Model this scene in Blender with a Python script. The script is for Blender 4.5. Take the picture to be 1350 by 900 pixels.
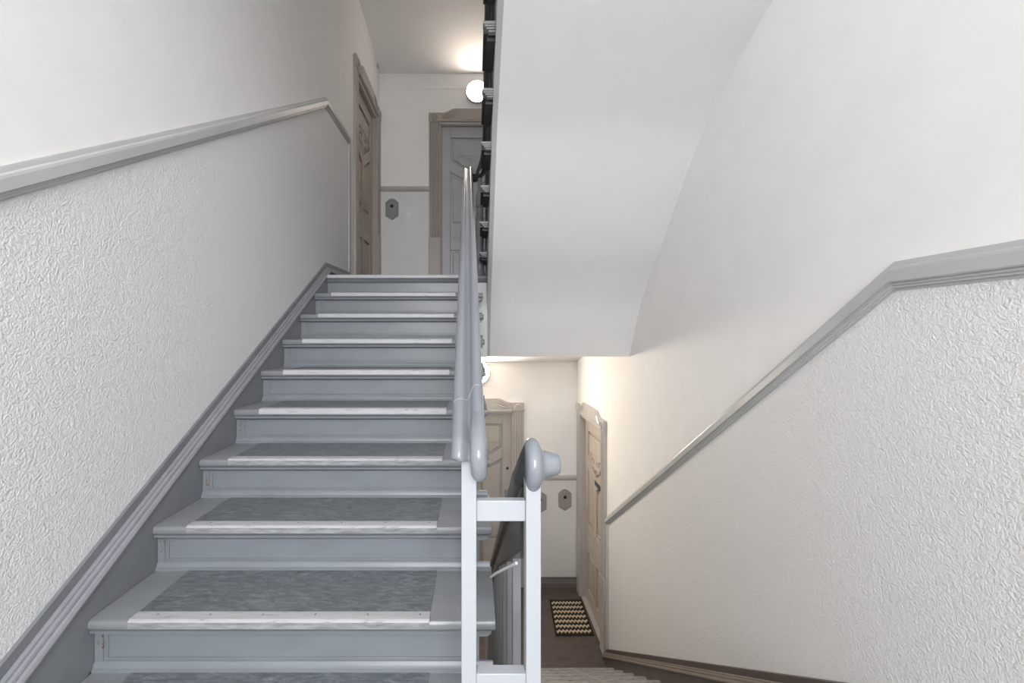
import bpy, math, random
from mathutils import Vector, Matrix
random.seed(7)
PI = math.pi
C = bpy.context.scene.collection
for o in list(bpy.data.objects): bpy.data.objects.remove(o)

# ------------------------------------------------------------------ camera, world, light, exposure
# eye at the origin, +Y up the stairs, Z up (metres)
cam_d = bpy.data.cameras.new('camera'); cam = bpy.data.objects.new('camera', cam_d); C.objects.link(cam)
cam.location = (0, 0, 0); cam.rotation_euler = (PI/2, 0, 0)
cam_d.sensor_width = 36; cam_d.lens = 16.0; cam_d.shift_x = 50/1350; cam_d.shift_y = -8/1350
cam_d.clip_start = .02
bpy.context.scene.camera = cam
vs = bpy.context.scene.view_settings
vs.view_transform = 'Standard'; vs.look = 'None'; vs.gamma = 1; vs.exposure = 0.0
try: vs.use_curve_mapping = False
except Exception: pass
SUNLESS_SKY = 1.0
W = bpy.data.worlds.new('world'); bpy.context.scene.world = W; W.use_nodes = True
W.node_tree.nodes['Background'].inputs[0].default_value = (.88, .93, 1, 1)
W.node_tree.nodes['Background'].inputs[1].default_value = SUNLESS_SKY
DAYLIGHT = 305.0; LAMP_UP = 46.0; LAMP_LOW = 215.0
def area(name, loc, rot, sx, sy, power, col):
    l = bpy.data.lights.new(name, 'AREA'); l.shape = 'RECTANGLE'; l.size = sx; l.size_y = sy; l.energy = power; l.color = col
    o = bpy.data.objects.new(name, l); C.objects.link(o); o.location = loc; o.rotation_euler = rot
    return o
area('window_daylight', (.05, -2.95, 1.15), (PI/2-.16, 0, 0), 2.1, 2.3, DAYLIGHT, (.97, .975, 1))

# ------------------------------------------------------------------ materials
def new_mat(name):
    m = bpy.data.materials.new(name); m.use_nodes = True
    nt = m.node_tree; return m, nt, nt.nodes['Principled BSDF']
def coords(nt, scale=(1,1,1)):
    tc = nt.nodes.new('ShaderNodeTexCoord'); mp = nt.nodes.new('ShaderNodeMapping')
    mp.inputs['Scale'].default_value = scale
    nt.links.new(tc.outputs['Object'], mp.inputs['Vector']); return mp.outputs['Vector']
def noise(nt, vec, scale, detail=3, dist=0, rough=.5):
    n = nt.nodes.new('ShaderNodeTexNoise'); n.inputs['Scale'].default_value = scale
    n.inputs['Detail'].default_value = detail; n.inputs['Distortion'].default_value = dist; n.inputs['Roughness'].default_value = rough
    nt.links.new(vec, n.inputs['Vector']); return n.outputs['Fac']
def ramp(nt, fac, stops):
    r = nt.nodes.new('ShaderNodeValToRGB'); e = r.color_ramp.elements
    while len(e) < len(stops): e.new(.5)
    for i, (p, c) in enumerate(stops): e[i].position = p; e[i].color = (*c, 1)
    nt.links.new(fac, r.inputs['Fac']); return r.outputs['Color']
def bump(nt, p, fac, strength, dist):
    b = nt.nodes.new('ShaderNodeBump'); b.inputs['Strength'].default_value = strength; b.inputs['Distance'].default_value = dist
    nt.links.new(fac, b.inputs['Height']); nt.links.new(b.outputs['Normal'], p.inputs['Normal'])
def sc(c, k): return tuple(x*k for x in c)
def paint(name, col, rough=.4, var=.06, scale=(1,1,1), nscale=6, bstr=.15, bdist=.0015, bscale=40, spec=.5):
    m, nt, p = new_mat(name); v = coords(nt, scale)
    nt.links.new(ramp(nt, noise(nt, v, nscale, 4), [(.3, sc(col, 1-var)), (.7, sc(col, 1+var))]), p.inputs['Base Color'])
    p.inputs['Roughness'].default_value = rough; p.inputs['Specular IOR Level'].default_value = spec
    if bstr: bump(nt, p, noise(nt, v, bscale, 2), bstr, bdist)
    return m
M = {}
M['wall'] = paint('smooth_wall_paint', (.87,.86,.845), .75, .015, bstr=.12, bdist=.002, bscale=14, spec=.25)
M['ceiling'] = paint('ceiling_paint', (.86,.855,.845), .8, .012, bstr=.1, bdist=.002, bscale=10, spec=.2)
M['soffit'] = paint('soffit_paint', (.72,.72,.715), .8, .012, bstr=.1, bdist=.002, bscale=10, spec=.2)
def textured():
    m, nt, p = new_mat('worm_textured_plaster')
    v = coords(nt)
    n = noise(nt, v, 72, 2, 1.5); n2 = noise(nt, v, 150, 2, .5)
    mx = nt.nodes.new('ShaderNodeMath'); mx.operation = 'MULTIPLY_ADD'; mx.inputs[1].default_value = .3
    nt.links.new(n2, mx.inputs[0]); nt.links.new(n, mx.inputs[2])
    p.inputs['Base Color'].default_value = (.775,.775,.77,1); p.inputs['Roughness'].default_value = .55
    p.inputs['Specular IOR Level'].default_value = .3
    bump(nt, p, mx.outputs[0], .55, .009)
    return m
M['textured'] = textured()
M['trim'] = paint('pale_grey_gloss_trim', (.49,.50,.495), .3, .04, bstr=.05)
M['stair'] = paint('blue_grey_stair_gloss', (.196,.214,.232), .33, .07, (1,3,3), 5, .12, .001, 30)
M['stair_lt'] = paint('blue_grey_tread_gloss', (.228,.240,.252), .28, .06, (1,3,3), 5, .08, .001, 30)
M['skirt'] = paint('slate_grey_skirting', (.200,.210,.226), .35, .08)
M['skirt_mould'] = paint('slate_grey_moulding', (.265,.275,.295), .32, .06)
M['brown'] = paint('brown_skirting', (.095,.078,.070), .35, .15)
M['brown_mould'] = paint('brown_moulding', (.20,.165,.14), .3, .15)
M['rail'] = paint('grey_gloss_handrail', (.235,.250,.275), .16, .05, (3,1,1), 4, .05, .001, 20)
M['rail_dark'] = paint('dark_handrail', (.042,.040,.042), .25, .2)
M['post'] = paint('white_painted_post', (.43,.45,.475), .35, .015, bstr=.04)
M['taupe'] = paint('taupe_door_paint', (.42,.35,.295), .35, .04, bstr=.04)
M['taupe_lt'] = paint('taupe_casing_paint', (.40,.355,.32), .35, .04, bstr=.04)
M['tan'] = paint('tan_door_paint', (.52,.455,.39), .35, .04, bstr=.04)
M['lilac'] = paint('grey_lilac_door_paint', (.47,.47,.49), .35, .04, bstr=.04)
M['door_grey'] = paint('warm_grey_casing', (.46,.435,.415), .35, .04, bstr=.04)
M['floor'] = paint('brown_linoleum_floor', (.088,.068,.060), .5, .22, (1,2,1), 9, .1, .001, 60)
M['landing'] = paint('grey_landing_floor', (.17,.17,.17), .45, .15, nscale=9)
M['dark'] = paint('charcoal_string_paint', (.045,.047,.045), .45, .2)
M['nose_end'] = paint('grey_nosing_ends', (.23,.24,.24), .35, .08)
M['base_grey'] = paint('dark_grey_baseboard',(.15,.145,.14),.35,.06)
M['dark_board'] = paint('dark_brown_board',(.050,.042,.038),.3,.2)
M['black'] = paint('black_plastic', (.012,.012,.012), .3, .1)
M['white'] = paint('white_enamel', (.8,.8,.8), .3, .01, bstr=0)
M['metal'] = paint('brushed_metal', (.55,.53,.50), .3, .05); M['metal'].node_tree.nodes['Principled BSDF'].inputs['Metallic'].default_value = .9
M['seam'] = paint('pale_joint_filler', (.42,.43,.46), .4, .02, bstr=0)
M['chip'] = paint('bare_primer_chip', (.20,.15,.125), .7, .5, nscale=150)
M['string'] = paint('pale_string_paint', (.62,.63,.62), .45, .03)
M['plate'] = paint('grey_bell_plate', (.25,.255,.25), .4, .05)
M['plate_warm'] = paint('warm_grey_bell_plate', (.33,.30,.285), .4, .05)
M['mat_black'] = paint('black_mat_backing', (.012,.008,.007), .9, .3, nscale=80)
M['mat_tan'] = paint('tan_mat_yarn', (.58,.47,.33), .9, .25, nscale=120, bstr=.5, bscale=300)
M['glass_mat'] = None
def linoleum():
    m, nt, p = new_mat('mottled_grey_linoleum'); v = coords(nt, (1, 3.2, 1))
    a = noise(nt, v, 17, 8, .7, .82)
    nt.links.new(ramp(nt, a, [(.36,(.085,.095,.106)),(.50,(.145,.160,.174)),(.60,(.215,.235,.25)),(.70,(.38,.40,.41))]), p.inputs['Base Color'])
    p.inputs['Roughness'].default_value = .42
    bump(nt, p, noise(nt, v, 90, 2), .1, .001); return m
M['lino'] = linoleum()
def strip_mat():
    m, nt, p = new_mat('scuffed_pale_nosing_strip'); v = coords(nt, (1, 6, 6))
    a = noise(nt, v, 14, 6, .3, .75)
    nt.links.new(ramp(nt, a, [(.30,(.16,.14,.135)),(.37,(.40,.39,.40)),(.43,(.46,.46,.475)),(.72,(.52,.525,.54))]), p.inputs['Base Color'])
    p.inputs['Roughness'].default_value = .4; bump(nt, p, a, .15, .001); return m
M['strip'] = strip_mat()
M['strip_face'] = paint('dulled_nosing_face',(.27,.275,.285),.35,.3,(1,5,5),22,.1,.001,30)
def worn_wood():
    m, nt, p = new_mat('worn_lower_tread'); v = coords(nt, (1, 4, 4))
    a = noise(nt, v, 14, 6, .3, .7)
    nt.links.new(ramp(nt, a, [(.35,(.12,.11,.105)),(.5,(.25,.238,.232)),(.7,(.38,.37,.365))]), p.inputs['Base Color'])
    p.inputs['Roughness'].default_value = .5; return m
M['worn'] = worn_wood()
def emit(name, col, s):
    m, nt, p = new_mat(name); p.inputs['Base Color'].default_value = (.9,.9,.9,1)
    p.inputs['Emission Color'].default_value = (*col, 1); p.inputs['Emission Strength'].default_value = s; return m
M['lamp_up'] = emit('upper_lamp_glass', (1,.87,.74), LAMP_UP)
M['lamp_low'] = emit('lower_lamp_glass', (1,.89,.76), LAMP_LOW)
def pane():
    m = bpy.data.materials.new('clear_window_glass'); m.use_nodes = True; nt = m.node_tree; nt.nodes.clear()
    t = nt.nodes.new('ShaderNodeBsdfTransparent'); g = nt.nodes.new('ShaderNodeBsdfGlossy'); g.inputs['Roughness'].default_value = .02
    mx = nt.nodes.new('ShaderNodeMixShader'); mx.inputs[0].default_value = .07; o = nt.nodes.new('ShaderNodeOutputMaterial')
    nt.links.new(t.outputs[0], mx.inputs[1]); nt.links.new(g.outputs[0], mx.inputs[2]); nt.links.new(mx.outputs[0], o.inputs[0]); return m
M['glass'] = pane()

# ------------------------------------------------------------------ mesh helpers
def root_loc(p):
    while p is not None and p.parent is not None: p = p.parent
    return p
class MB:
    def __init__(s): s.v = []; s.f = []
    def add(s, vs, fs):
        n = len(s.v); s.v += [tuple(v) for v in vs]; s.f += [tuple(i+n for i in f) for f in fs]; return s
    def box(s, x0, x1, y0, y1, z0, z1):
        return s.add([(x,y,z) for z in (z0,z1) for y in (y0,y1) for x in (x0,x1)],
                     [(0,2,3,1),(4,5,7,6),(0,1,5,4),(2,6,7,3),(0,4,6,2),(1,3,7,5)])
    def prism(s, poly, axis, a0, a1):
        """poly in the two other axes: X -> (y,z); Y -> (x,z); Z -> (x,y)"""
        n = len(poly)
        def P(a, p):
            return (a,p[0],p[1]) if axis == 'X' else (p[0],a,p[1]) if axis == 'Y' else (p[0],p[1],a)
        vs = [P(a0,p) for p in poly] + [P(a1,p) for p in poly]
        fs = [(i,(i+1)%n,(i+1)%n+n,i+n) for i in range(n)] + [tuple(range(n))[::-1], tuple(range(n,2*n))]
        return s.add(vs, fs)
    def loft(s, rings, closed=True, caps=True):
        n = len(rings[0]); vs = [p for r in rings for p in r]; fs = []
        for i in range(len(rings)-1):
            for j in range(n if closed else n-1):
                a = i*n+j; b = i*n+(j+1)%n; fs.append((a,b,b+n,a+n))
        if caps: fs += [tuple(range(n))[::-1], tuple(range((len(rings)-1)*n, len(rings)*n))]
        return s.add(vs, fs)
    def tube(s, pts, r, n=8, side=None):
        pts = [Vector(p) for p in pts]; rings = []
        rr = r if isinstance(r, (list,tuple)) else [r]*len(pts)
        up = Vector((0,0,1))
        for i, p in enumerate(pts):
            t = (pts[min(i+1,len(pts)-1)]-pts[max(i-1,0)]).normalized()
            a = t.cross(up)
            if a.length < .05: a = t.cross(Vector((0,1,0)))
            if side: a = Vector(side)
            a.normalize(); b = t.cross(a)
            rings.append([p + a*math.cos(2*PI*k/n)*rr[i] + b*math.sin(2*PI*k/n)*rr[i] for k in range(n)])
        return s.loft(rings)
    def lathe(s, prof, axis, c, n=24):
        """prof: (along, radius)"""
        rings = []
        for (a, r) in prof:
            ring = []
            for k in range(n):
                u, w = math.cos(2*PI*k/n)*r, math.sin(2*PI*k/n)*r
                ring.append((c[0]+a,c[1]+u,c[2]+w) if axis=='X' else (c[0]+u,c[1]+a,c[2]+w) if axis=='Y' else (c[0]+u,c[1]+w,c[2]+a))
            rings.append(ring)
        return s.loft(rings)
    def build(s, name, m, parent=None, bevel=0, smooth=True, local=False, angle=35):
        off = Vector((0,0,0))
        if parent is not None and not local: off = root_loc(parent).location
        me = bpy.data.meshes.new(name)
        me.from_pydata([tuple(Vector(v)-off) for v in s.v], [], s.f); me.materials.append(m)
        import bmesh
        bm = bmesh.new(); bm.from_mesh(me); bmesh.ops.recalc_face_normals(bm, faces=bm.faces); bm.to_mesh(me); bm.free()
        if smooth:
            me.polygons.foreach_set('use_smooth', [True]*len(me.polygons)); me.set_sharp_from_angle(angle=math.radians(angle))
        me.update()
        o = bpy.data.objects.new(name, me); C.objects.link(o)
        if parent is not None: o.parent = parent
        if bevel:
            b = o.modifiers.new('soft_edges', 'BEVEL'); b.width = bevel; b.segments = 2; b.limit_method = 'ANGLE'; b.harden_normals = False
        return o
def tag(o, label=None, cat=None, group=None, kind=None):
    if label: o['label'] = label
    if cat: o['category'] = cat
    if group: o['group'] = group
    if kind: o['kind'] = kind
    return o
def empty(name, loc, rz=0, **k):
    o = bpy.data.objects.new(name, None); o.empty_display_size = .1; C.objects.link(o)
    o.location = loc; o.rotation_euler = (0,0,rz); tag(o, **k)
    return o
def instance(src, parent, dloc=(0,0,0)):
    c = src.copy(); C.objects.link(c); c.parent = parent; c.location = Vector(src.location)+Vector(dloc)
    for ch in list(src.children):
        d = ch.copy(); C.objects.link(d); d.parent = c
    return c
def catmull(pts, n=4, closed=False):
    pts = [Vector(p) for p in pts]; out = []; L = len(pts)
    rng = range(L) if closed else range(L-1)
    for i in rng:
        if closed: p0,p1,p2,p3 = pts[(i-1)%L],pts[i],pts[(i+1)%L],pts[(i+2)%L]
        else: p0,p1,p2,p3 = pts[max(i-1,0)],pts[i],pts[i+1],pts[min(i+2,L-1)]
        for k in range(n):
            t = k/n
            out.append(.5*((2*p1)+(-p0+p2)*t+(2*p0-5*p1+4*p2-p3)*t*t+(-p0+3*p1-3*p2+p3)*t**3))
    if not closed: out.append(pts[-1])
    return out

# ------------------------------------------------------------------ measured layout
XL, XR = -1.172, 1.275            # side walls
YB, YF = 5.627, -2.30             # landing end wall, window wall behind the eye
R = .162                          # one step up
ZU = .462; ZH = ZU-10*R; ZL = ZH-12*R     # upper landing, half landing, lower landing floors
G1, D0 = .27, 3.488               # arrival flight: going, landing nosing
G2, DL1 = .25, 4.04               # lower flight: going, first nosing
G3, DO1 = .265, 3.75              # flight overhead
STOREY = 22*R
TH = .12
CEIL = [(3.53,-.167),(3.73,-.174),(4.0,-.15),(4.626,-.154),(4.917,-.180),(5.287,-.234),(YB,-.328)]   # underside of a landing
OW, OH = .89, 2.155               # door opening

# ------------------------------------------------------------------ the shell
def wall_with_holes(name, side, holes, y0, y1, z0, z1, m):
    """solid wall, side +-1 in X; holes [(ya,yb,za,zb)]"""
    b = MB(); x0, x1 = (XL-TH, XL) if side < 0 else (XR, XR+TH)
    ys = sorted({y0,y1,*[h[0] for h in holes],*[h[1] for h in holes]})
    for ya, yb in zip(ys, ys[1:]):
        hs = sorted([h for h in holes if h[0] <= ya+1e-6 and h[1] >= yb-1e-6], key=lambda h: h[2]); z = z0
        for h in hs: b.box(x0,x1,ya,yb,z,h[2]); z = h[3]
        b.box(x0,x1,ya,yb,z,z1)
    return tag(b.build(name, m, smooth=False), kind='structure')
YDL, YDR = 5.005, 4.965
wall_left = wall_with_holes('wall_left', -1, [(YDL-OW/2,YDL+OW/2,ZU,ZU+OH)], YF, YB, ZL, 3.45, M['wall'])
wall_right = wall_with_holes('wall_right', 1, [(YDR-OW/2,YDR+OW/2,ZL,ZL+OH)], YF, YB, ZL, 3.45, M['wall'])
XD = .03
b = MB()
for (xa, xb, hs) in ((XL-TH, XD-OW/2, []), (XD-OW/2, XD+OW/2, [(ZL,ZL+OH),(ZU,ZU+OH)]), (XD+OW/2, XR+TH, [])):
    z = ZL
    for h in hs:
        if h[0] > z: b.box(xa,xb,YB,YB+TH,z,h[0])
        z = h[1]
    b.box(xa,xb,YB,YB+TH,z,3.45)
wall_end = tag(b.build('wall_end', M['wall'], smooth=False), kind='structure')
# window wall behind the eye
WX0, WX1, WZ0, WZ1 = -.85, .95, -.25, 2.0
b = MB(); b.box(XL-TH,WX0,YF-TH,YF,ZL,3.45); b.box(WX1,XR+TH,YF-TH,YF,ZL,3.45); b.box(WX0,WX1,YF-TH,YF,ZL,WZ0); b.box(WX0,WX1,YF-TH,YF,WZ1,3.45)
tag(b.build('wall_back', M['wall'], smooth=False), kind='structure')
w = empty('window_1', (.05,YF-.06,WZ0), kind='structure')
b = MB()
for x in (WX0, .05-.02, WX1-.05): b.box(x, x+.05, YF-.10, YF-.04, WZ0, WZ1)
for z in (WZ0, WZ1-.05, .9): b.box(WX0, WX1, YF-.095, YF-.045, z, z+.05)
b.build('window_frame', M['white'], w, .004)
MB().box(WX0,WX1,YF-.073,YF-.069,WZ0,WZ1).build('pane', M['glass'], w)
MB().box(WX0-.05,WX1+.05,YF-.04,YF+.10,WZ0-.03,WZ0).build('window_sill', M['white'], w, .005)

# floors
def floor(name, x0, x1, y0, y1, z, t, m):
    return tag(MB().box(x0,x1,y0,y1,z-t,z).build(name, m, smooth=False), kind='structure')
floor('floor', XL, XR, YF, 1.078, ZH, .12, M['landing'])
floor('floor.001', XL, XR, .3, YB+TH, ZL, .15, M['floor'])
# ceilings: vaulted undersides of the landings, with the floor above in one slab
def ceiling(name, dz, top, m):
    poly = [(y, z+dz) for y, z in CEIL] + [(YB, top), (3.53, top)]
    poly2 = [p for p in poly if p[0] > 3.6] + [(3.73, top)]
    return tag(MB().prism(poly, 'X', XL, .102).prism(poly2, 'X', .102, XR).build(name, m, angle=30), kind='structure')
ceiling('ceiling', STOREY, 3.75, M['ceiling'])
ceiling('ceiling.001', 0, ZU-.012, M['ceiling'])
tag(MB().box(XL,.102,3.53,YB,ZU-.012,ZU).box(.102,XR,3.73,YB,ZU-.012,ZU).build('floor.002', M['landing'], smooth=False), kind='structure')
# closing surfaces over the half landing and the arrival flight (next storey)
poly = [(YF,2.08),(.45,2.10),(.9,2.16),(1.5,2.42),(2.4,2.92),(3.0,3.22),(3.53,STOREY-.167),(3.53,3.75),(YF,3.75)]
tag(MB().prism(poly,'X',XL,.10).build('ceiling.002', M['ceiling'], angle=30), kind='structure')
tag(MB().box(.10,XR,YF,.80,2.22,2.40).build('ceiling.003', M['ceiling'], smooth=False), kind='structure')
tag(MB().box(.10,XR,.30,3.53,3.45,3.75).build('ceiling.004', M['ceiling'], smooth=False), kind='structure')
# foundation wall under the half landing closes the lower landing
tag(MB().box(XL,XR,.20,.30,ZL,ZH-.12).build('wall_front', M['wall'], smooth=False), kind='structure')

# ------------------------------------------------------------------ wall trims (vertical-sheared sweeps along a side wall)
def sweep_wall(path, prof, side):
    """path: (y,z) of the top edge; prof: (out, down)"""
    X = XL if side < 0 else XR
    rings = [[(X - side*o, y, z+h) for o, h in prof] for y, z in path]
    return MB().loft(rings)
def sweep_end(x0, x1, z, prof):
    return MB().loft([[(x, YB-o, z+h) for o, h in prof] for x in (x0, x1)])
DADO = [(0,0),(.010,0),(.014,-.006),(.016,-.016),(.024,-.020),(.028,-.028),(.028,-.060),(.024,-.064),(.019,-.064),(.019,-.072),(.015,-.074),(.015,-.080),(.009,-.082),(.007,-.088),(0,-.088)]
def dz_left(y):  # top edge of the left dado
    return .22 if y < .78 else (.42+.593*(y-1.125) if y < 3.57 else 1.866)
t1 = tag(sweep_wall([(YF,.215),(.78,.215),(3.57,1.870),(4.235,1.862)], DADO, -1).build('trim_1', M['trim'], angle=25), kind='structure')
t2 = tag(sweep_wall([(YF,.222),(1.371,.222),(4.345,-1.728)], DADO, 1).build('trim_2', M['trim'], angle=25), kind='structure')
# vertical battens where the textured panels stop
tag(MB().box(XL,XL+.012,4.235,4.30,ZU,1.862-.02).build('trim_3', M['trim'], bevel=.003), kind='structure')
tag(MB().box(XR-.012,XR,4.300,4.372,ZL,-1.75).build('trim_4', M['trim'], bevel=.003), kind='structure')
# end wall dados
x_cas = XD-OW/2-.14; x_cas2 = XD+OW/2+.14
DADO2 = [(o*.9, h*.75) for o, h in DADO]
tag(sweep_end(XL+.0, x_cas, 1.840, DADO2).build('trim_5', M['door_grey'], angle=25), kind='structure')
tag(sweep_end(x_cas2, XR, ZL+1.378, DADO2).build('trim_6', M['door_grey'], angle=25), kind='structure')

# textured plaster panels below the dado, parts of the side walls
s_l = lambda y: -.868+.591*(y-1.137)
poly = [(YF,ZH),(.62,ZH),(1.0,s_l(1.0)-.05),(3.58,.52),(4.24,.52),(4.24,1.84),(3.57,1.845),(.78,.19),(YF,.19)]
MB().prism(poly,'X',XL-.001,XL+.004).build('plaster_panel', M['textured'], wall_left, smooth=False)
s_r = lambda y: -3.024-.647*(y-4.397)
poly = [(YF,ZH),(1.29,ZH-.02),(1.549,s_r(1.549)-.05),(4.31,s_r(4.31)-.05),(4.31,-1.735),(1.371,.19),(YF,.19)]
MB().prism(poly,'X',XR-.004,XR+.001).build('plaster_panel', M['textured'], wall_right, smooth=False)
# smooth pale dado fields on the end wall
MB().box(XL,x_cas+.02,YB-.003,YB+.001,ZU,1.80).build('dado_field', paint('dado_field_paint',(.72,.72,.70),.5,.02), wall_end, smooth=False)
MB().box(x_cas2-.02,XR,YB-.003,YB+.001,ZL,ZL+1.35).build('dado_field', bpy.data.materials['dado_field_paint'], wall_end, smooth=False)

# skirting boards: flat band, stacked mouldings, board
BAND = [(0,0),(.007,0),(.013,-.004),(.014,-.036),(0,-.036)]
MOULD = [(0,-.036),(.018,-.036),(.024,-.040),(.026,-.047),(.033,-.050),(.036,-.056),(.036,-.061),(.044,-.064),(.049,-.071),(.049,-.077),(.043,-.081),(0,-.081)]
def skirt(name, path, side, mb_, mm, board_poly, x_out=.041):
    root = tag(sweep_wall(path, BAND, side).build(name, mb_, angle=25), kind='structure')
    sweep_wall(path, MOULD, side).build('moulding', mm, root, angle=25)
    X = XL if side < 0 else XR
    xs = (X, X-side*x_out) if side < 0 else (X-side*x_out, X)
    MB().prism(board_poly,'X',*xs).build('board', mb_, root, smooth=False)
    return root
skirt('baseboard_left', [(.62,ZH+.13),(.72,ZH+.13),(3.575,.573),(4.235,.593)], -1, M['skirt'], M['skirt_mould'],
      [(.62,ZH),(1.05,ZH),(3.58,.30),(3.56,ZU+.02),(3.575,.495),(.72,ZH+.052),(.62,ZH+.052)])
skirt('baseboard_right', [(YF,ZH+.13),(1.30,ZH+.13),(1.549,s_r(1.549)),(4.372,s_r(4.372))], 1, M['brown'], M['brown_mould'],
      [(1.20,ZH-.10),(1.25,ZH+.05),(1.40,-1.145),(1.549,s_r(1.549)-.078),(4.372,s_r(4.372)-.078),(4.372,ZL),(4.0,ZL),(1.25,ZH-.28)])
BASE = [(0,.12),(.006,.12),(.008,.085),(.020,.08),(.022,.062),(.028,.058),(.028,0),(0,0)]
tag(sweep_end(x_cas2, XR, ZL, BASE).build('baseboard_end', M['base_grey'], angle=25), kind='structure')
tag(sweep_end(XL, x_cas, ZU, BASE).build('baseboard_end.001', M['door_grey'], angle=25), kind='structure')

# ------------------------------------------------------------------ doors with casings
def scroll(b, cx, cz, s, y, r=.006, flip=1):
    pts = []
    for k in range(15):
        a = k/14*1.5*PI; rr = s*(1-.055*k)
        pts.append((cx+flip*rr*math.cos(a), y, cz+rr*math.sin(a)))
    b.tube(pts, [r*(1-.05*k) for k in range(15)], 6)
def make_door(name, loc, rz, leaf_m, case_m, fittings):
    """local frame: x across the opening, -y out of the wall, z up from the floor"""
    t = empty(name, loc, rz, kind='structure')
    hw = OW/2
    kw = dict(local=True)
    yo = .045   # leaf face set back in the wall
    leaf = MB().box(-hw+.012,hw-.012,yo+.025,yo+.055,.006,OH-.02).build('door_leaf', leaf_m, t, **kw)
    # stiles and rails proud of the leaf
    st = .12; V = lambda u: 1.52+.18*(abs(u)/(hw-st))     # V-shaped rail
    def part(nm, polys, y0=yo, y1=yo+.026, m=leaf_m, bv=.006, par=leaf):
        bb = MB()
        for p in polys: bb.prism(p, 'Y', y0, y1)
        return bb.build(nm, m, par, bv, **kw)
    for sgn in (-1,1):
        a, c = sorted((sgn*(hw-.012), sgn*(hw-st)))
        part('stile', [[(a,.006),(c,.006),(c,OH-.02),(a,OH-.02)]])
    part('top_rail', [[(-hw+st,2.0),(hw-st,2.0),(hw-st,OH-.02),(-hw+st,OH-.02)]])
    part('v_rail', [[(-hw+st,V(hw-st)),(0,V(0)),(hw-st,V(hw-st)),(hw-st,V(hw-st)-.125),(0,V(0)-.125),(-hw+st,V(hw-st)-.125)]])
    part('middle_rail', [[(-hw+st,.60),(hw-st,.60),(hw-st,.92),(-hw+st,.92)]])
    part('bottom_rail', [[(-hw+st,.006),(hw-st,.006),(hw-st,.16),(-hw+st,.16)]])
    part('mullion', [[(-.045,.16),(.045,.16),(.045,.60),(-.045,.60)],[(-.045,.92),(.045,.92),(.045,V(0)-.10),(-.045,V(0)-.10)]])
    # raised fields inside the panels
    g = .030
    def field(p, nm='panel'):
        part(nm, [p], yo+.006, yo+.026, leaf_m, .014)
    up = hw-st-g
    field([(-up,V(up)+g*1.3),(0,V(0)+g*1.3),(up,V(up)+g*1.3),(up,2.0-g),(-up,2.0-g)])
    for sgn in (-1,1):
        xi, xo = sgn*(.045+g), sgn*(hw-st-g)
        field([(xi,.92+g),(xo,.92+g),(xo,V(xo)-.125-g*1.3),(xi,V(xi)-.125-g*1.3)])
        field([(xi,.16+g),(xo,.16+g),(xo,.60-g),(xi,.60-g)])
    b = MB()                         # carved scrolls above the V and a carved strip
    for sgn in (-1,1):
        scroll(b, sgn*.09, 1.70, .055, yo+.002, .007, sgn); scroll(b, sgn*.20, 1.74, .04, yo+.002, .006, -sgn)
        b.tube([(sgn*(.02+.028*k), yo+.003, 1.60+.012*k+.03*math.sin(k)) for k in range(10)], .005, 6)
    b.tube([(-up,yo+.003,1.785),(up,yo+.003,1.785)], .003, 6)
    b.build('carving', leaf_m, leaf, **kw)
    b = MB()
    for sgn in (-1,1):
        for k in range(7): b.lathe([(-.004,.006),(0,.012),(.004,.012)], 'Y', (sgn*(.10+.03*k), yo-.001, .75), 8)
        b.tube([(sgn*.08,yo,.775),(sgn*.31,yo,.775)], .0035, 6); b.tube([(sgn*.08,yo,.725),(sgn*.31,yo,.725)], .0035, 6)
    b.build('carved_strip', leaf_m, leaf, **kw)
    # jambs
    for x0, x1 in ((-hw,-hw+.014),(hw-.014,hw)):
        MB().box(x0,x1,0,.11,0,OH).build('jamb', case_m, t, .002, **kw)
    MB().box(-hw,hw,0,.11,OH-.022,OH).build('jamb_head', case_m, t, .002, **kw)
    MB().box(-hw,hw,-.004,.115,-.0,.012).build('threshold', case_m, t, .002, **kw)
    # fluted casing legs on plinths, corner blocks, shaped head
    cw = .14
    for sgn in (-1,1):
        def U(x): return sgn*(hw+x)
        base = [(0,0),(0,-.018),(.012,-.022),(.018,-.014)]
        for k in range(3):
            x = .026+k*.030
            base += [(x,-.014),(x+.004,-.023),(x+.012,-.027),(x+.020,-.023),(x+.024,-.014)]
        base += [(.122,-.014),(.128,-.024),(cw,-.024),(cw,0)]
        pb = [(U(x-0.0), y) for x, y in base]
        MB().prism(pb,'Z',.75,OH+.015).build('fluted_leg', case_m, t, angle=25, **kw)
        a, c = sorted((U(-.002), U(cw+.004)))
        MB().box(a,c,-.028,0,0,.75).build('plinth', case_m, t, .006, **kw)
        blk = MB().box(a,c,-.032,0,OH+.015,OH+.125).build('corner_block', case_m, t, .006, **kw)
        cx = U(cw/2); bb = MB().lathe([(-.004,.006),(-.010,.016),(-.002,.024),(-.010,.034),(0,.042)], 'Y', (cx,-.032,OH+.07), 20)
        bb.build('rosette', case_m, blk, **kw)
    hz = OH+.012; top = OH+.125; rise = .052
    L = []
    for k in range(9):
        s = k/8; L.append((-(hw) + .03+.15*s, top + rise*(3*s*s-2*s**3)))
    outline = [(-hw,hz),(hw,hz),(hw,top)] + [(-x,z) for x,z in L] + [(x,z) for x,z in L[::-1]] + [(-hw,top)]
    head = MB().prism(outline,'Y',-.026,0).build('casing_head', case_m, t, .004, **kw)
    b = MB()
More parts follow.
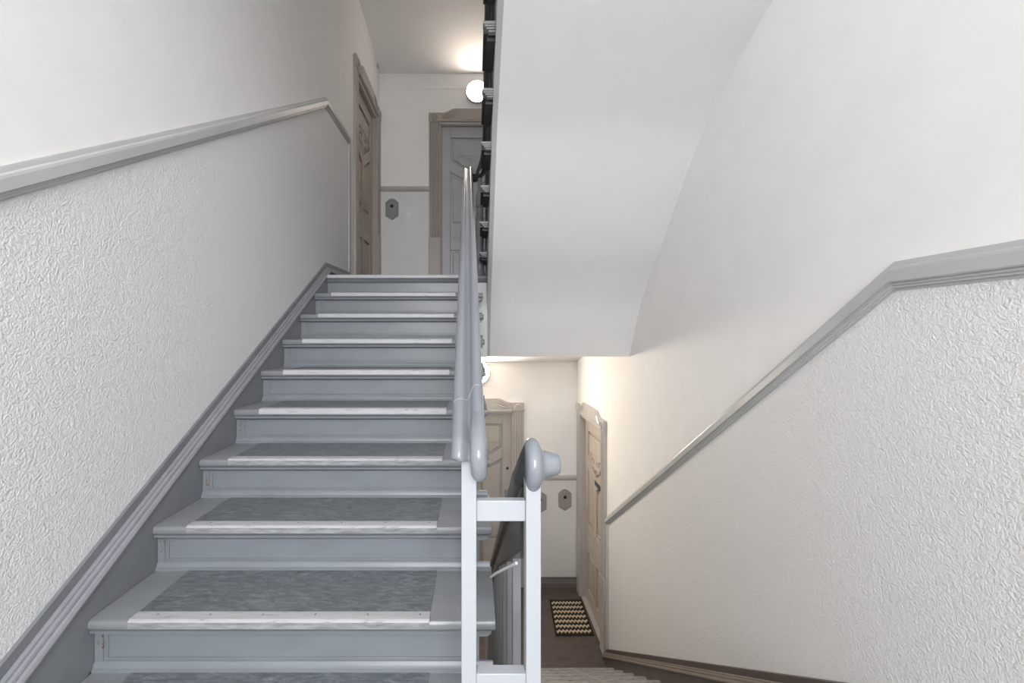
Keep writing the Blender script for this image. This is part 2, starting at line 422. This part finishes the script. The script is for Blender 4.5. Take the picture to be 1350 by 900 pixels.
    for sgn in (-1,1):
        for q in range(3):
            pts = []
            for k in range(9):
                s = k/8; pts.append((sgn*(hw-.02-.17*s-.012*q), -.027, hz+.045+.10*s*(1-.22*q)-.02*q*0 + .012*math.sin(s*PI)*(1-q)))
            b.tube(pts, [.003+.004*math.sin(PI*k/8) for k in range(9)], 6)
        scroll(b, sgn*(hw-.05), hz+.055, .026, -.027, .005, sgn)
    b.tube([(-.16,-.028,hz+.03),(.16,-.028,hz+.03)], .004, 6)
    b.tube([(-hw+.01,-.027,hz+.008),(hw-.01,-.027,hz+.008)], .006, 6)
    b.build('carving', case_m, head, **kw)
    # fittings: (kind, x, z)
    for kind, x, z in fittings:
        if kind == 'bell': MB().lathe([(0,.016),(-.010,.016),(-.014,.010)],'Y',(x,yo,z),14).build('peephole', M['black'], leaf, **kw)
        if kind == 'peep': MB().lathe([(0,.018),(-.008,.018),(-.012,.012)],'Y',(x,yo,z),14).build('peephole', M['metal'], leaf, **kw)
        if kind == 'lock': MB().lathe([(0,.024),(-.010,.022),(-.014,.012)],'Y',(x,yo,z),16).build('lock_cylinder', M['metal'], leaf, **kw)
        if kind == 'plate': MB().box(x-.035,x+.035,yo-.006,yo,z-.05,z+.05).build('lock_plate', M['plate'], leaf, .003, **kw)
        if kind == 'slot': MB().box(x-.10,x+.10,yo-.006,yo,z-.025,z+.025).build('name_plate', M['dark'], leaf, .003, **kw)
        if kind == 'handle':
            hb = MB().lathe([(0,.026),(-.008,.026),(-.010,.012),(-.05,.010)],'Y',(x,yo,z),16)
            sg = -1 if x > 0 else 1
            hb.tube([(x,yo-.045,z),(x+sg*.03,yo-.05,z),(x+sg*.11,yo-.05,z-.004)],[.010,.010,.007],10)
            hb.build('handle', M['metal'], leaf, **kw)
    return t
make_door('door_1', (XD,YB,ZU), 0, M['lilac'], M['taupe_lt'], [('lock',.36,1.05)])
make_door('door_2', (XL,YDL,ZU), PI/2, M['taupe'], M['taupe_lt'], [('bell',-.37,1.45),('lock',-.37,1.15),('handle',-.37,1.0)])
make_door('door_3', (XD,YB,ZL), 0, M['door_grey'], M['door_grey'], [('bell',.385,1.45),('plate',.385,1.13)])
make_door('door_4', (XR,YDR,ZL), -PI/2, M['tan'], M['door_grey'], [('peep',-.01,1.62),('slot',.10,1.50),('handle',.38,1.05)])

# ------------------------------------------------------------------ arrival flight (seen from the front)
XT0, XT1 = XL+.042, .0625
XS = .015
def nose_prof(y0, y1, z, t, n=5):
    """rounded nosing at y0 (side facing the climber); returns (y,z) polygon"""
    r = t/2; pts = [(y1,z-t),(y1,z)]
    s = 1 if y1 > y0 else -1
    for k in range(n+1):
        a = PI/2 + PI*k/n
        pts.append((y0+s*(r*.8 + .8*r*math.cos(a)), z-r+r*math.sin(a)))
    return pts
flight = empty('staircase', (0,1.058,ZH), label='blue-grey painted stair flight with linoleum treads rising to the upper landing', cat='staircase')
TT = .033
tread0 = riser0 = None
for k in range(1, 10):
    y, z = D0-G1*k, ZU-R*k
    last = k == 9
    if tread0 is None:
        b = MB(); b.prism(nose_prof(y, y+G1+.045, z, TT),'X',XT0,XT1)
        tr = b.build('tread', M['stair_lt'], flight, .0015)
        # moulding under nosing and along the open end
        b = MB(); b.prism([(y+.008,z-TT),(y+.010,z-TT-.010),(y+.022,z-TT-.018),(y+.034,z-TT-.018),(y+.034,z-TT)],'X',XT0,XT1-.012)
        b.prism([(XT1-.010,z-TT),(XT1-.014,z-TT-.010),(XT1-.024,z-TT-.018),(XS-.01,z-TT-.018),(XS-.01,z-TT)],'Y',y+.010,y+G1+.03)
        b.build('nosing_moulding', M['stair'], tr)
        xm0, xm1 = -1.010, -.131
        MB().box(xm0,xm1,y+.036,y+G1+.029,z-.001,z+.0022).build('linoleum', M['lino'], tr)
        MB().prism([(y+.042,z),(y+.042,z+.004),(y+.004,z+.0045),(y-.002,z+.0005),(y-.003,z-.003),(y+.004,z-.003)],'X',xm0,xm1).build('nosing_strip', M['strip'], tr, .0008)
        MB().prism([(y+.004,z-.003),(y-.0030,z-.003),(y-.003,z-.021),(y+.002,z-.022)],'X',xm0,xm1).build('strip_face', M['strip'], tr)
        worn_face = [c for c in tr.children if c.name.startswith('strip_face')][0].data.copy(); worn_face.materials[0] = M['strip_face']
        b = MB()
        for q in range(6): b.lathe([(0,.0035),(.0012,.003)],'Z',(xm0+.07+.156*q,y+.026,z+.0042),8)
        tag(b.build('screw_heads', M['skirt'], tr), kind='stuff')
        tread0 = tr
    else:
        tc = instance(tread0, flight, (0, -G1*(k-1), -R*(k-1)))
        if k >= 6:        # the lower steps are scuffed dull on their front edge
            for ch in tc.children:
                if ch.name.startswith('strip_face'): ch.data = worn_face
for k in range(0, 10):
    y, z1, z0 = D0-G1*k+.030, ZU-R*k-TT, ZU-R*(k+1)
    if riser0 is None:
        rs = MB().box(XT0,XS,y,y+.018,z0-.02,z1).build('riser', M['stair'], flight)
        b = MB(); xa, xb = XT0+.035, XS-.004
        for (x0,x1,za,zb) in ((xa,xb,z1-.026,z1-.020),(xa,xb,z0+.034,z0+.038),(xa,xa+.006,z0+.038,z1-.026)):
            b.box(x0,x1,y-.004,y+.002,za,zb)
        b.box(XT0,xa-.010,y-.003,y+.002,z0+.004,z1)
        b.build('panel_bead', M['stair'], rs, .001)
        MB().prism([(y-.016,z0),(y-.016,z0+.006),(y-.010,z0+.010),(y-.008,z0+.018),(y-.002,z0+.026),(y+.004,z0+.026),(y+.004,z0)],'X',XT0,XT1-.006).build('foot_moulding', M['stair'], rs)
        riser0 = rs
    else:
        instance(riser0, flight, (0, -G1*k, -R*k))
# paint chips at the ends of the nearer risers
for k in range(5, 9):
    y, z0 = D0-G1*k+.026, ZU-R*(k+1)
    b = MB()
    for q in range(4):
        cx = XT0+.016+random.uniform(-.006,.010); cz = z0+.05+random.uniform(0,.055); r = random.uniform(.0025,.006)
        b.prism([(cx+r*.5*math.cos(a)*random.uniform(.6,1.2), cz+r*math.sin(a)*random.uniform(.8,1.9)) for a in [PI/4*i for i in range(8)]],'Y',y-.0015,y+.001)
    tag(b.build('paint_chips', M['chip'], flight, smooth=False), kind='stuff')
# top nosing of the landing with its strip, running on over the stairwell
b = MB(); b.prism(nose_prof(D0,D0+.05,ZU,TT),'X',XT0,.106); b.build('landing_nosing', M['stair_lt'], flight, .001)
b = MB(); b.prism([(D0+.008,ZU-TT),(D0+.010,ZU-TT-.010),(D0+.022,ZU-TT-.022),(D0+.042,ZU-TT-.030),(D0+.042,ZU-TT)],'X',XT0,.106); b.build('landing_moulding', M['stair'], flight)
MB().prism([(D0+.042,ZU),(D0+.042,ZU+.004),(D0+.006,ZU+.0045),(D0-.002,ZU-.001),(D0-.003,ZU-.021),(D0+.002,ZU-.022),(D0+.004,ZU)],'X',XT0+.005,-.12).build('nosing_strip', M['strip'], flight)
# stepped open string and plastered underside
pts = [(D0+.03, ZU-TT)]
for k in range(0, 10):
    pts += [(D0-G1*k+.032, ZU-R*k-TT), (D0-G1*k+.032, ZU-R*(k+1)-TT)]
pts = pts[1:]
low = [(1.00,ZH-.12),(1.2,ZH-.22),(1.8,-.98),(2.6,-.50),(3.2,-.24),(3.53,-.167)]
poly = pts + low
MB().prism(poly,'X',XS-.03,XS).build('open_string', M['string'], flight, smooth=False)
poly = [(D0+.04,ZU-.2),(3.53,-.160)] + [(1.0,ZH-.12),(1.0,ZH)][:0] + [(3.2,-.235),(2.6,-.495),(1.8,-.975),(1.2,ZH-.215),(1.02,ZH-.11),(1.06,ZH-.02)] 
MB().prism(poly,'X',XL,XS-.03).build('soffit', M['ceiling'], flight, angle=30)
MB().box(XS-.028,.102,3.512,3.53,-.165,ZU-TT).build('landing_fascia', M['string'], flight, smooth=False)

# ------------------------------------------------------------------ lower flight (seen from above)
lf = empty('staircase', (.65,1.29,ZH), label='worn grey-brown stair flight descending to the lower landing beside the right textured wall', cat='staircase')
XA, XB = .075, XR-.041
t0 = r0 = None
for j in range(1, 12):
    y, z = DL1-G2*(j-1), ZL+R*j
    if t0 is None:
        t0 = MB().prism(nose_prof(y, y-G2-.045, z, TT),'X',XA-.03,XB).build('tread', M['worn'], lf, .0015)
        MB().prism([(y-.008,z-TT),(y-.010,z-TT-.010),(y-.022,z-TT-.018),(y-.034,z-TT-.018),(y-.034,z-TT)],'X',XA-.02,XB).build('nosing_moulding', M['brown_mould'], t0)
        r0 = MB().box(XA,XB,y-.048,y-.030,z-R,z-TT).build('riser', M['brown'], lf)
    else:
        instance(t0, lf, (0,-G2*(j-1),R*(j-1))); instance(r0, lf, (0,-G2*(j-1),R*(j-1)))
instance(r0, lf, (0,-G2*11,R*11))
MB().prism(nose_prof(DL1-G2*11, 1.06, ZH, TT),'X',.04,XR-.002).build('landing_nosing', M['stair_lt'], lf)
pts = []
for j in range(1, 13):
    y = DL1-G2*(j-1)-.031
    pts += [(y, ZL+R*(j-1) - (TT if j>1 else 0)), (y, ZL+R*j-TT)]
poly = pts + [(1.09,ZH-TT),(1.09,ZH-.30),(1.3,ZH-.40),(3.55,ZL)]
MB().prism(poly,'X',XA-.012,XA+.016).build('open_string', M['brown'], lf, smooth=False)
MB().prism([(1.10,ZH-.10),(1.10,ZH-.30),(1.3,ZH-.40),(3.5,ZL+.0),(3.8,ZL+.0),(1.35,ZH-.26)],'X',XA+.016,XR).build('soffit', M['wall'], lf, smooth=False)

# ------------------------------------------------------------------ flight overhead (its white curved underside fills the view)
of = empty('staircase', (.7,DO1,ZU), label='white curved underside of the flight overhead with dark tread ends at its open side', cat='staircase')
SOF = [(3.73,-.174),(3.66,-.05),(3.57,.10),(3.477,.243),(3.31,.42),(3.12,.585),(2.84,.862),(2.55,1.125),(2.32,1.262),(2.125,1.358),(1.90,1.455),(1.6,1.60),(1.2,1.84),(.92,2.03),(.78,2.12)]
SOFs = [tuple(v)[:2] for v in catmull([(a,b_,0) for a,b_ in SOF], 3)]
steps_o = []
for j in range(1, 13):
    y = DO1-G3*(j-1)-.032
    steps_o += [(y, ZU+R*(j-1)-(TT if j > 1 else .02)), (y, ZU+R*j-TT)]
top_line = steps_o + [(.79,ZU+R*12-TT)]
XO, XO2 = .100, .128
MB().prism(SOFs + top_line[::-1],'X',XO,XO2).build('outer_string', paint('string_edge_paint',(.42,.42,.40),.5,.05), of, smooth=False)
inner = [(y+.012, z+.018) for y, z in SOFs]
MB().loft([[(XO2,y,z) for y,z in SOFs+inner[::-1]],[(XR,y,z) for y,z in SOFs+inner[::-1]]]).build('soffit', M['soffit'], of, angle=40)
MB().prism([(3.742,-.17),(3.742,ZU-.02),(3.70,ZU-.02),(3.70,.0)],'X',XO2,XR).build('bearer', M['ceiling'], of, smooth=False)
t0 = None
for j in range(1, 12):
    y, z = DO1-G3*(j-1), ZU+R*j
    if t0 is None:
        t0 = MB().prism(nose_prof(y, y-G3-.045, z, TT),'X',.043,XR-.02).build('tread', M['dark'], of)
        b = MB()   # cornice-shaped return under the open end
        for (xo, za, zb, yy) in ((.041,.0005,-.014,.0),(.048,-.014,-.022,.004),(.056,-.022,-.030,.010),(.066,-.030,-.038,.018)):
            b.box(xo, XO, y-G3-.086+yy, y-G3-.040, z+zb, z+za)
        b.build('cornice_return', M['nose_end'], t0, .002)
        MB().box(.060,XO,y-G3-.02,y-.03,z-TT-.018,z-TT).build('nosing_moulding', M['dark'], t0)
        r0 = MB().box(XO-.006,XR-.02,y-.048,y-.030,z-R,z-TT).build('riser', M['dark'], of)
    else:
        instance(t0, of, (0,-G3*(j-1),R*(j-1))); instance(r0, of, (0,-G3*(j-1),R*(j-1)))

# ------------------------------------------------------------------ handrails
PROF = catmull([(-.0375,-.010,0),(-.0385,.006,0),(-.030,.019,0),(-.018,.022,0),(-.007,.012,0),(.000,.004,0),(.006,.012,0),(.011,.025,0),(.020,.031,0),(.033,.024,0),(.0375,.006,0),(.035,-.012,0),(.022,-.028,0),(-.020,-.028,0),(-.033,-.022,0)], 3, True)
def rail_sweep(path, flip=1, taper=None, flat=None):
    pts = [Vector(p) for p in path]; rings = []
    for i, p in enumerate(pts):
        t = (pts[min(i+1,len(pts)-1)]-pts[max(i-1,0)]).normalized()
        side = Vector((0,0,1)).cross(t)*-1
        if side.length < .1: side = Vector((1,0,0))
        side.normalize()
        if i and side.dot(ps) < 0: side = -side
        ps = side
        up = side.cross(t)
        if up.z < -.05: up = -up
        k = taper[i] if taper else 1
        rings.append([p + side*(q.x*flip*k) + up*((q.y + ((max(q.y, .016+.22*q.x)-q.y)*flat(p.y) if flat and q.y > 0 and -.03 < q.x < .03 else 0))*k) for q in PROF])
    return MB().loft(rings)
def disc(xc, y, z, r, hw, boss, sgn):
    """rounded volute disc, axis X, with a button on one side"""
    prof = [(-sgn*hw*.96, .003)]
    for k in range(1, 10):
        a = PI*k/12; prof.append((-sgn*hw*math.cos(a), r*(.55+.45*math.sin(a)**.7)))
    L, rb = boss
    if L > .01:
        prof += [(sgn*hw*1.0, r*.76),(sgn*(hw+.003), r*.655),(sgn*(hw+.008), rb*1.20),(sgn*(hw+.015), rb*1.10),(sgn*(hw+L*.62), rb*.98),(sgn*(hw+L*.86), rb*.88),(sgn*(hw+L*.97), rb*.70),(sgn*(hw+L), rb*.45),(sgn*(hw+L), .002)]
    else: prof += [(sgn*hw*.96, r*.6), (sgn*hw, .003)]
    return MB().lathe(prof,'X',(xc,y,z),36)
def newel_prof():
    return [(0,.045),(.03,.045),(.04,.038),(.10,.036),(.11,.040),(.12,.036),(.16,.031),(.30,.033),(.42,.034),(.46,.030),(.475,.037),(.49,.030),(.50,.029),(.56,.029),(.57,.037),(.585,.030),(.61,.032),(.64,.034),(.67,.028),(.69,.018),(.72,.017),(.80,.017)]
def newel(x, y, z, m, parent, h=.80):
    b = MB().lathe([(a*h/.8, r) for a, r in newel_prof()],'Z',(x,y,z),20)
    return b.build('newel_post', m, parent)

bal = empty('balustrade', (-.01,1.04,ZH), label='thick grey glossy handrail on white posts climbing the open side of the blue-grey flight', cat='balustrade')
XRl = lambda y: -.0117-.0147*(y-1.0)
zr = lambda y: .6*(y-1.433)
path = [(-.0117,1.006,-.277),(-.0117,1.007,-.272),(-.0117,1.012,-.259),(-.0117,1.024,-.245)]
for y in (1.05,1.12,1.25,1.5,2.0,2.6,3.2,3.607): path.append((XRl(y),y,zr(y)))
P2 = [tuple(v) for v in catmull(path, 4)]
rail_sweep(P2, 1, [min(1,.72+.07*i) for i in range(len(P2))], flat=lambda y: max(0,min(1,(y-1.2)/1.3))).build('handrail', M['rail'], bal, angle=50)
disc(.0100,1.052,-.268,.052,.0155,(.002,.018),-1).build('volute', M['rail'], bal, angle=50)
cp = [(XRl(1.45)+.0185,1.45,zr(1.45)+.004),(XRl(1.25)+.019,1.25,zr(1.25)+.0085),(.0085,1.12,zr(1.12)+.012),(.009,1.045,-.208),(.0095,.994,-.243),(.0100,.984,-.275),(.0110,.992,-.300)]
cp = [tuple(v) for v in catmull(cp, 5)]; n_ = len(cp)
MB().tube(cp + [(.0114,.997,-.310),(.0116,1.000,-.316),(.0117,1.002,-.319)], [min(.0180,.008+.0006*i) for i in range(n_)] + [.014,.009,.002], 20, (1,0,0)).build('volute_roll', M['rail'], bal, angle=60)
# pale seam across the rail
ys = 1.16; seam = []
for q in (PROF[2:27]):
    yy = ys + .02*math.tanh((q.x+.0)*120)
    c = Vector((XRl(yy),yy,zr(yy))); up = Vector((0,-.6,1)).normalized()
    seam.append(c + Vector((q.x,0,0)) + up*(q.y+.0004))
MB().tube(seam, .0006, 6).build('joint_line', M['seam'], bal)
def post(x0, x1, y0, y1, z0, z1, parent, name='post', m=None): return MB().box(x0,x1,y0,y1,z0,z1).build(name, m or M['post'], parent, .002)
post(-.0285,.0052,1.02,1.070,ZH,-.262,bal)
# balusters under the rail, one on every tread
for k in range(8, 0, -1):
    y = D0-G1*k+.10
    post(XRl(y)-.013,XRl(y)+.013,y-.013,y+.013,ZU-R*k,zr(y)-.02,bal,'baluster',M['stair_lt'])
newel(.045,3.66,ZU,M['stair_lt'],bal,.80)
# crossbars tie the two posts
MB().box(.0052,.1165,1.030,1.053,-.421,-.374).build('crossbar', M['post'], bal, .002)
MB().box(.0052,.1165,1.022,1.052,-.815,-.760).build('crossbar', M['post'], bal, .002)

bal2 = empty('balustrade', (.133,1.04,ZH), label='dark handrail with round grey volute and button end descending to the lower landing', cat='balustrade')
zr2 = lambda y: -.292-.64*(y-1.045)
path = [(.1325,1.050,-.255),(.1325,1.068,-.285),(.1325,1.10,-.330)]
for y in (1.16,1.3,1.6,2.2,3.0,4.0): path.append((.1325,y,zr2(y)-.006))
P2 = [tuple(v) for v in catmull(path, 3)]
rail_sweep(P2, 1, [min(1,.42+.085*i) for i in range(len(P2))]).build('handrail', M['rail_dark'], bal2, angle=50)
MB().prism([(1.10,-.34),(1.10,-.52),(1.30,-.63),(2.3,-1.17),(4.05,zr2(4.05)-.085),(4.05,zr2(4.05)-.02)],'X',.112,.156).build('rail_dark_board', M['dark_board'], bal2, .003)  # added tapered dark board, fills the dark area below the rail
disc(.1335,1.045,-.296,.060,.0175,(.046,.027),1).build('volute', M['rail'], bal2, angle=50)
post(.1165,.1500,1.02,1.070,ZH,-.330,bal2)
for j in range(11, 0, -1):
    y = DL1-G2*(j-1)-.10
    post(.121,.147,y-.014,y+.014,ZL+R*j,zr2(y)-.06,bal2,'baluster',M['stair_lt'])
newel(.1325,4.12,ZL,M['trim'],bal2,.90)
MB().tube([(.058,1.56,-.828),(.075,1.50,-.782),(.122,1.31,-.655)],.0045,8).build('tie_rod', M['white'], bal2)

bal3 = empty('balustrade', (.10,3.66,ZU), label='dark handrail curling from the upper newel up beside the flight overhead', cat='balustrade')
path = [(XRl(3.60),3.600,zr(3.60)-.035),(-.02,3.655,1.262),(.02,3.680,1.275),(.055,3.68,1.32),(.085,3.64,1.40),(.10,3.50,1.50)]
for y in (3.3,2.9,2.3,1.6,1.0): path.append((.10,y,1.44+.62*(3.56-y)))
P2 = [tuple(v) for v in catmull(path, 4)]
rail_sweep(P2).build('handrail', M['rail_dark'], bal3, angle=50)
for j in range(1, 12):
    y = DO1-G3*(j-1)-.11
    post(.088,.112,y-.012,y+.012,ZU+R*j,1.44+.62*(3.56-y)-.02,bal3,'baluster',M['black'])

# ------------------------------------------------------------------ wall fittings
def lamp(loc, r, m, label):
    t = empty('wall_lamp', loc, label=label, cat='lamp', group='round lamps over the landing doors')
    MB().lathe([(0,r*1.06),(-.028,r*1.06),(-.036,r*1.03),(-.036,r*.97),(-.020,r*.90)],'Y',loc,40).build('rim', M['trim'], t)
    MB().lathe([(-.020,r*.96),(-.034,r*.95),(-.043,r*.80),(-.049,r*.45),(-.051,.004)],'Y',loc,40).build('glass_shade', m, t)
    return t
lamp((.0375,YB,3.000), .135, M['lamp_up'], 'round glowing opal lamp above the upper landing door')
lamp((.047,YB,-.452), .145, M['lamp_low'], 'round glowing opal lamp above the lower landing door')
def bell(x, z, m, label):
    t = empty('bell_plate', (x,YB-.003,z), label=label, cat='doorbell', group='hexagonal bell plates on the landing walls')
    w_, h_ = .080, .134
    poly = lambda s: [(x-w_*s,z-h_*.62*s),(x-w_*s,z+h_*.62*s),(x-w_*.45*s,z+h_*.92*s),(x,z+h_*s),(x+w_*.45*s,z+h_*.92*s),(x+w_*s,z+h_*.62*s),(x+w_*s,z-h_*.62*s),(x,z-h_*s)]
    MB().prism(poly(1),'Y',YB-.015,YB-.003).build('back_plate', m, t, .002)
    MB().prism(poly(.82),'Y',YB-.022,YB-.015).build('face_plate', m, t, .003)
    MB().lathe([(0,.020),(-.006,.019),(-.010,.014),(-.010,.002)],'Y',(x,YB-.022,z+.038),20).build('push_button', M['black'], t)
bell(-1.013,1.556,M['plate'],'grey hexagonal bell plate beside the light switch on the upper landing')
bell(1.121,-2.030,M['plate_warm'],'taupe hexagonal bell plate near the right corner of the lower landing')
bell(.815,-2.060,M['plate_warm'],'taupe hexagonal bell plate half hidden by the white right-hand post')
t = empty('light_switch', (-.807,YB-.003,1.490), label='small white square light switch beside the grey bell plate', cat='switch')
MB().box(-.846,-.768,YB-.010,YB-.003,1.452,1.528).build('frame', M['white'], t, .003)
MB().box(-.832,-.782,YB-.015,YB-.010,1.464,1.516).build('rocker', M['white'], t, .002)
t = empty('access_panel', (-.43,YB,3.09), label='flat white access cover painted like the wall under the upper ceiling', cat='panel')
MB().box(-.645,-.215,YB-.006,YB,3.045,3.215).build('cover', M['wall'], t, .002)
MB().box(-.200,-.08,YB-.004,YB,3.045,3.225).build('cover', M['wall'], t, .002)
b = MB().lathe([(0,.018),(.012,.018),(.022,.010),(.022,.001)],'X',(XL,5.50,3.25),12)
tag(b.build('hook', M['trim']), 'tiny grey hook at the ceiling corner above the taupe side door', 'hook')

# ------------------------------------------------------------------ doormat
dm = empty('doormat', (1.04,5.03,ZL), label='black and tan zigzag doormat lying by the lower side door', cat='doormat')
q = [(.842,4.70),(1.243,4.70),(1.258,5.335),(.884,5.335)]
MB().prism(q,'Z',ZL,ZL+.008).build('mat_base', M['mat_black'], dm, .002)
rows, cols = 7, 9
for i in range(rows):
    b = MB(); v0 = (i+.5)/rows*.93+.035
    def P(u, v):
        a = Vector(q[0]).lerp(Vector(q[1]), u); c = Vector(q[3]).lerp(Vector(q[2]), u); return a.lerp(c, v)
    for c in range(cols):
        u0 = .045+c*(.91/cols); du = .91/cols
        A = [P(u0,v0-.012),P(u0+du*.5,v0+.022),P(u0+du,v0-.012),P(u0+du,v0+.026),P(u0+du*.62,v0+.060-.012),P(u0+du*.38,v0+.048),P(u0,v0+.026)]
        A = [P(u0+du*.02,v0-.046),P(u0+du*.30,v0-.058),P(u0+du*.62,v0-.014),P(u0+du*.96,v0-.022),P(u0+du*.98,v0+.022),P(u0+du*.66,v0+.036),P(u0+du*.34,v0-.004),P(u0+du*.02,v0+.010)]
        b.prism([(p.x,p.y) for p in A],'Z',ZL+.007,ZL+.013)
    tag(b.build('woven_band', M['mat_tan'], dm, smooth=False), kind='stuff')
